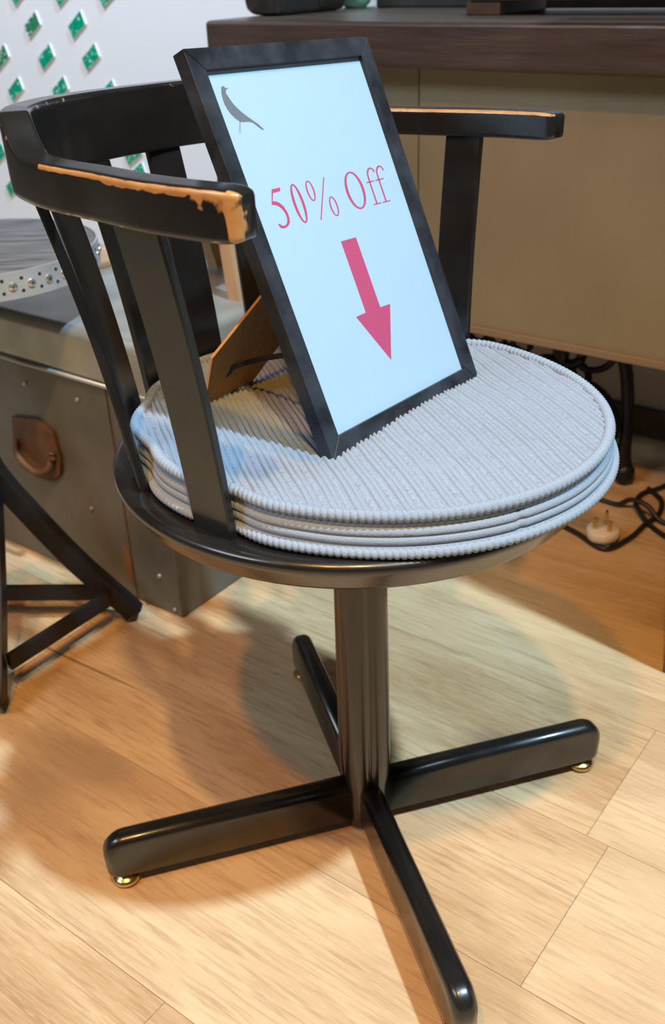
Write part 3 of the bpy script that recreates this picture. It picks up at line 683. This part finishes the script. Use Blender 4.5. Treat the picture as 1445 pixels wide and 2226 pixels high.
# ------------------------------------------------------------------ round table at the left
TC = Vector((-.470, .520, 0)); TR = .155; TZ = .497
tbl = thing('round_side_table', 'low round grey-topped side table with perforated metal band and black legs at left', 'table', (TC.x, TC.y, 0))
bm = BM(); lathe(bm, [(.002, TZ - .030), (TR - .0015, TZ - .030), (TR - .0015, TZ - .001), (TR - .003, TZ), (.002, TZ)], c=TC, n=96); obj('table_top', bm, M_GREYWOOD, tbl)
bm = BM(); n = 96; rings = []
for r, z in ((TR - .0012, TZ - .031), (TR + .0012, TZ - .031), (TR + .0012, TZ + .001), (TR - .0012, TZ + .001)):
    rings.append([TC + Vector((r * math.cos(2 * PI * j / n), r * math.sin(2 * PI * j / n), z)) for j in range(n)])
rings.append(rings[0]); loft(bm, rings, caps=False); bmesh.ops.remove_doubles(bm, verts=bm.verts, dist=1e-7)
band = obj('metal_band', bm, M_BAND, tbl, smooth=False)
for p in band.data.polygons: p.use_smooth = False
sbm = BM(); lathe(sbm, [(.0055, 0), (.0052, .0010), (.003, .0020), (.0008, .0022)], n=16); 
box(sbm, (0, 0, .0021), (.0048, .0009, .0006)); box(sbm, (0, 0, .0021), (.0009, .0048, .0006))
for f in sbm.faces[-12:]: f.material_index = 1
sc0 = obj('screw', sbm, M_SCREW, band, mats=[M_SCREW, M_HOLE])
hb = BM()
NSC = 42
for k in range(NSC):
    a = 2 * PI * k / NSC + .03; nrm = Vector((math.cos(a), math.sin(a), 0)); rot = nrm.to_track_quat('Z', 'Y').to_matrix()
    s_ = sc0 if k == 0 else sc0.copy()
    if k: C.objects.link(s_)
    s_.matrix_world = Matrix.Translation(TC + nrm * (TR + .0012) + Vector((0, 0, TZ - .016))) @ rot.to_4x4()
    for da, dz in ((PI / NSC, .0075), (PI / NSC, -.0075)):
        n2 = Vector((math.cos(a + da), math.sin(a + da), 0)); c2 = TC + n2 * (TR + .0013) + Vector((0, 0, TZ - .015 + dz)); tt = Vector((-n2.y, n2.x, 0))
        ring = [c2 + tt * .0022 * math.cos(2 * PI * q / 10) + EZ * .0022 * math.sin(2 * PI * q / 10) for q in range(10)]
        loft(hb, [ring, [p - n2 * .001 for p in ring]])
ho = obj('punched_holes', hb, M_HOLE, band); ho['kind'] = 'stuff'
hub = Vector((-.462, .388, .252))
bm = BM(); tube(bm, [hub + Vector((0, 0, -.01)), Vector((-.535, .455, TZ - .031))], .013, 14); st_ = obj('stem', bm, M_BEIGETUBE, tbl, smooth=True)
F1, F2, F3 = Vector((-.306, .385, 0)), Vector((-.447, .196, 0)), Vector((-.635, .405, 0))
bm = BM(); lathe(bm, [(.002, -.02), (.014, -.018), (.016, .0), (.013, .012), (.002, .014)], c=hub, n=24); obj('hub', bm, M_STEELBLACK, tbl, smooth=True)
def flatleg(P, w, th, name):
    bm = BM(); P = spline(P, 6); rings = []
    for i, p in enumerate(P):
        t = (P[min(i + 1, len(P) - 1)] - P[max(i - 1, 0)]).normalized(); s_ = t.cross(EZ).normalized() if abs(t.z) < .99 else E1; n_ = t.cross(s_).normalized()
        rings.append([p + s_ * th + n_ * w, p - s_ * th + n_ * w, p - s_ * th - n_ * w, p + s_ * th - n_ * w])
    loft(bm, rings); return obj(name, bm, M_STEELBLACK, tbl, bevel=.002)
for Fp in (F1, F2, F3):
    d = (Fp - hub); d.z = 0
    flatleg([hub + Vector((0, 0, -.005)), hub + d * .13 + Vector((0, 0, -.045)), hub + d * .55 + Vector((0, 0, -.148)), Fp - d.normalized() * .012 + Vector((0, 0, .030)), Fp + Vector((0, 0, .013))], .0135, .010, 'leg')
for X, Y in ((F1, F2), (F1, F3), (F2, F3)):
    a, b = X.lerp(Y, .10) + Vector((0, 0, .048)), X.lerp(Y, .90) + Vector((0, 0, .048))
    a = a.lerp(Vector((hub.x, hub.y, a.z)), .12); b = b.lerp(Vector((hub.x, hub.y, b.z)), .12)
    bm = BM(); s_ = (b - a).normalized().cross(EZ); rings = [[v + s_ * .004 + EZ * .011, v - s_ * .004 + EZ * .011, v - s_ * .004 - EZ * .011, v + s_ * .004 - EZ * .011] for v in (a, b)]
    loft(bm, rings); obj('stretcher', bm, M_STEELBLACK, tbl)

# ------------------------------------------------------------------ green circuit-board diamonds on the wall
rowsd = [
 [(-1.902, .764), (-1.696, .762), (-1.507, .760), (-1.332, .758), (-1.170, .756), (-1.019, .754)],
 [(-1.869, .686), (-1.664, .687), (-1.474, .688), (-1.299, .688), (-1.137, .689)],
 [(-1.836, .606), (-1.630, .611), (-1.441, .614), (-1.266, .618), (-1.104, .621)],
 [(-1.802, .526), (-1.596, .533), (-1.407, .540), (-1.232, .547), (-1.060, .545)],
 [(-1.768, .444), (-1.562, .455), (-1.373, .465), (-1.198, .474), (-1.036, .483)],
 [(-1.733, .361), (-1.527, .375), (-1.338, .389), (-1.163, .401), (-1.002, .413)],
 [(-1.698, .276), (-1.492, .294), (-1.303, .311), (-1.128, .327), (-.995, .365)]]
words_row = ['top row', 'second row', 'third row', 'fourth row', 'fifth row', 'sixth row', 'lowest row']
words_col = ['fifth from the right', 'fourth from the right', 'third from the right', 'second from the right', 'rightmost']
for i, r_ in enumerate(rowsd):
    for j, (a, z) in enumerate(r_):
        if a < -1.62: continue
        bm = BM(); tips = [(.020, .030), (.031, .001), (-.019, -.030), (-.031, -.004)]
        prism(bm, [E(a + x, .9300, z + y) for x, y in tips], E2 * -.0045)
        k = 1 if (i, len(r_) - 1 - j) in ((1, 1), (2, 2), (5, 1)) else 0
        o = obj('circuit_diamond', bm, None, mats=[M_PCB[k], M_PCBEDGE])
        for p in o.data.polygons: p.material_index = 0 if abs(p.normal.dot(E2)) > .7 else 1
        tag(o, ('olive green' if k else 'green') + ' circuit-board diamond on the wall, ' + words_col[len(words_col) - (len(r_) - j)] + ', ' + words_row[i], 'wall ornament', 'circuit-board diamonds on the wall')

# ------------------------------------------------------------------ plug and cable on the floor
plug = thing('mains_plug', 'white three-pin plug lying pins up on the floor right of the cushion', 'plug', (.392, .548, 0))
PR = Matrix.Rotation(math.radians(-30), 3, 'Z'); pc = Vector((.393, .548, 0))
bm = BM(); rings = []
for z, k in ((.006, .80), (.009, .97), (.015, 1.0), (.021, .97), (.024, .88)):
    ring = []
    for j in range(36):
        a = 2 * PI * j / 36; x = .026 * k * math.copysign(abs(math.cos(a)) ** .75, math.cos(a)); y = .025 * k * math.copysign(abs(math.sin(a)) ** .85, math.sin(a))
        if y < 0: x *= 1 - .25 * (-y / .025)
        ring.append(pc + PR @ Vector((x, y, z)))
    rings.append(ring)
loft(bm, rings); obj('plug_body', bm, M_PLUG, plug, smooth=True)
bm = BM(); box(bm, pc + PR @ Vector((0, -.006, .0035)), (.030, .024, .007), PR); obj('cover', bm, M_PLUG, plug, bevel=.002)
bm = BM(); box(bm, pc + PR @ Vector((0, -.002, .0248)), (.030, .002, .0016), PR); obj('ridge', bm, M_PLUG, plug)
for x, y, w, h in ((0, .014, .004, .0225), (-.011, -.006, .0062, .018), (.011, -.006, .0062, .018)):
    bm = BM(); box(bm, pc + PR @ Vector((x, y, .024 + h / 2)), (w if x else .004, .004 if x else .008, h), PR); obj('pin', bm, M_PIN, plug, bevel=.0006)
bm = BM()
P = [(.300, .640), (.343, .590), (.360, .566), (.389, .518), (.434, .545), (.470, .585), (.501, .615), (.520, .660), (.512, .701), (.560, .760), (.64, .73), (.68, .62), (.60, .56), (.498, .571), (.477, .609), (.451, .650), (.420, .676), (.36, .70), (.32, .72)]
tube(bm, spline([(x, y, .0046) for x, y in P[:9]], 8) + [Vector((.512, .705, .0046))], .0042); tag(obj('power_cable', bm, M_CABLE, smooth=True), 'black power cable curving around the front of the white plug', 'cable')
bm = BM()
tube(bm, spline([(.66, .80, .0046), (.60, .77, .0046), (.542, .712, .0046), (.500, .690, .0046), (.478, .660, .007), (.470, .625, .0130), (.478, .585, .0046), (.497, .540, .0046), (.55, .48, .0046)], 8), .0042); tag(obj('power_cable', bm, M_CABLE, smooth=True), 'black cable making a wide loop at the right edge of the floor', 'cable')
bm = BM()
tube(bm, spline([(.30, .72, .0046), (.36, .702, .0046), (.415, .678, .0046), (.445, .655, .0046), (.462, .638, .0215), (.482, .616, .0215), (.502, .590, .0046), (.56, .54, .0046), (.62, .50, .0046)], 8), .0042); tag(obj('power_cable', bm, M_CABLE, smooth=True), 'black cable passing straight behind the white plug', 'cable')
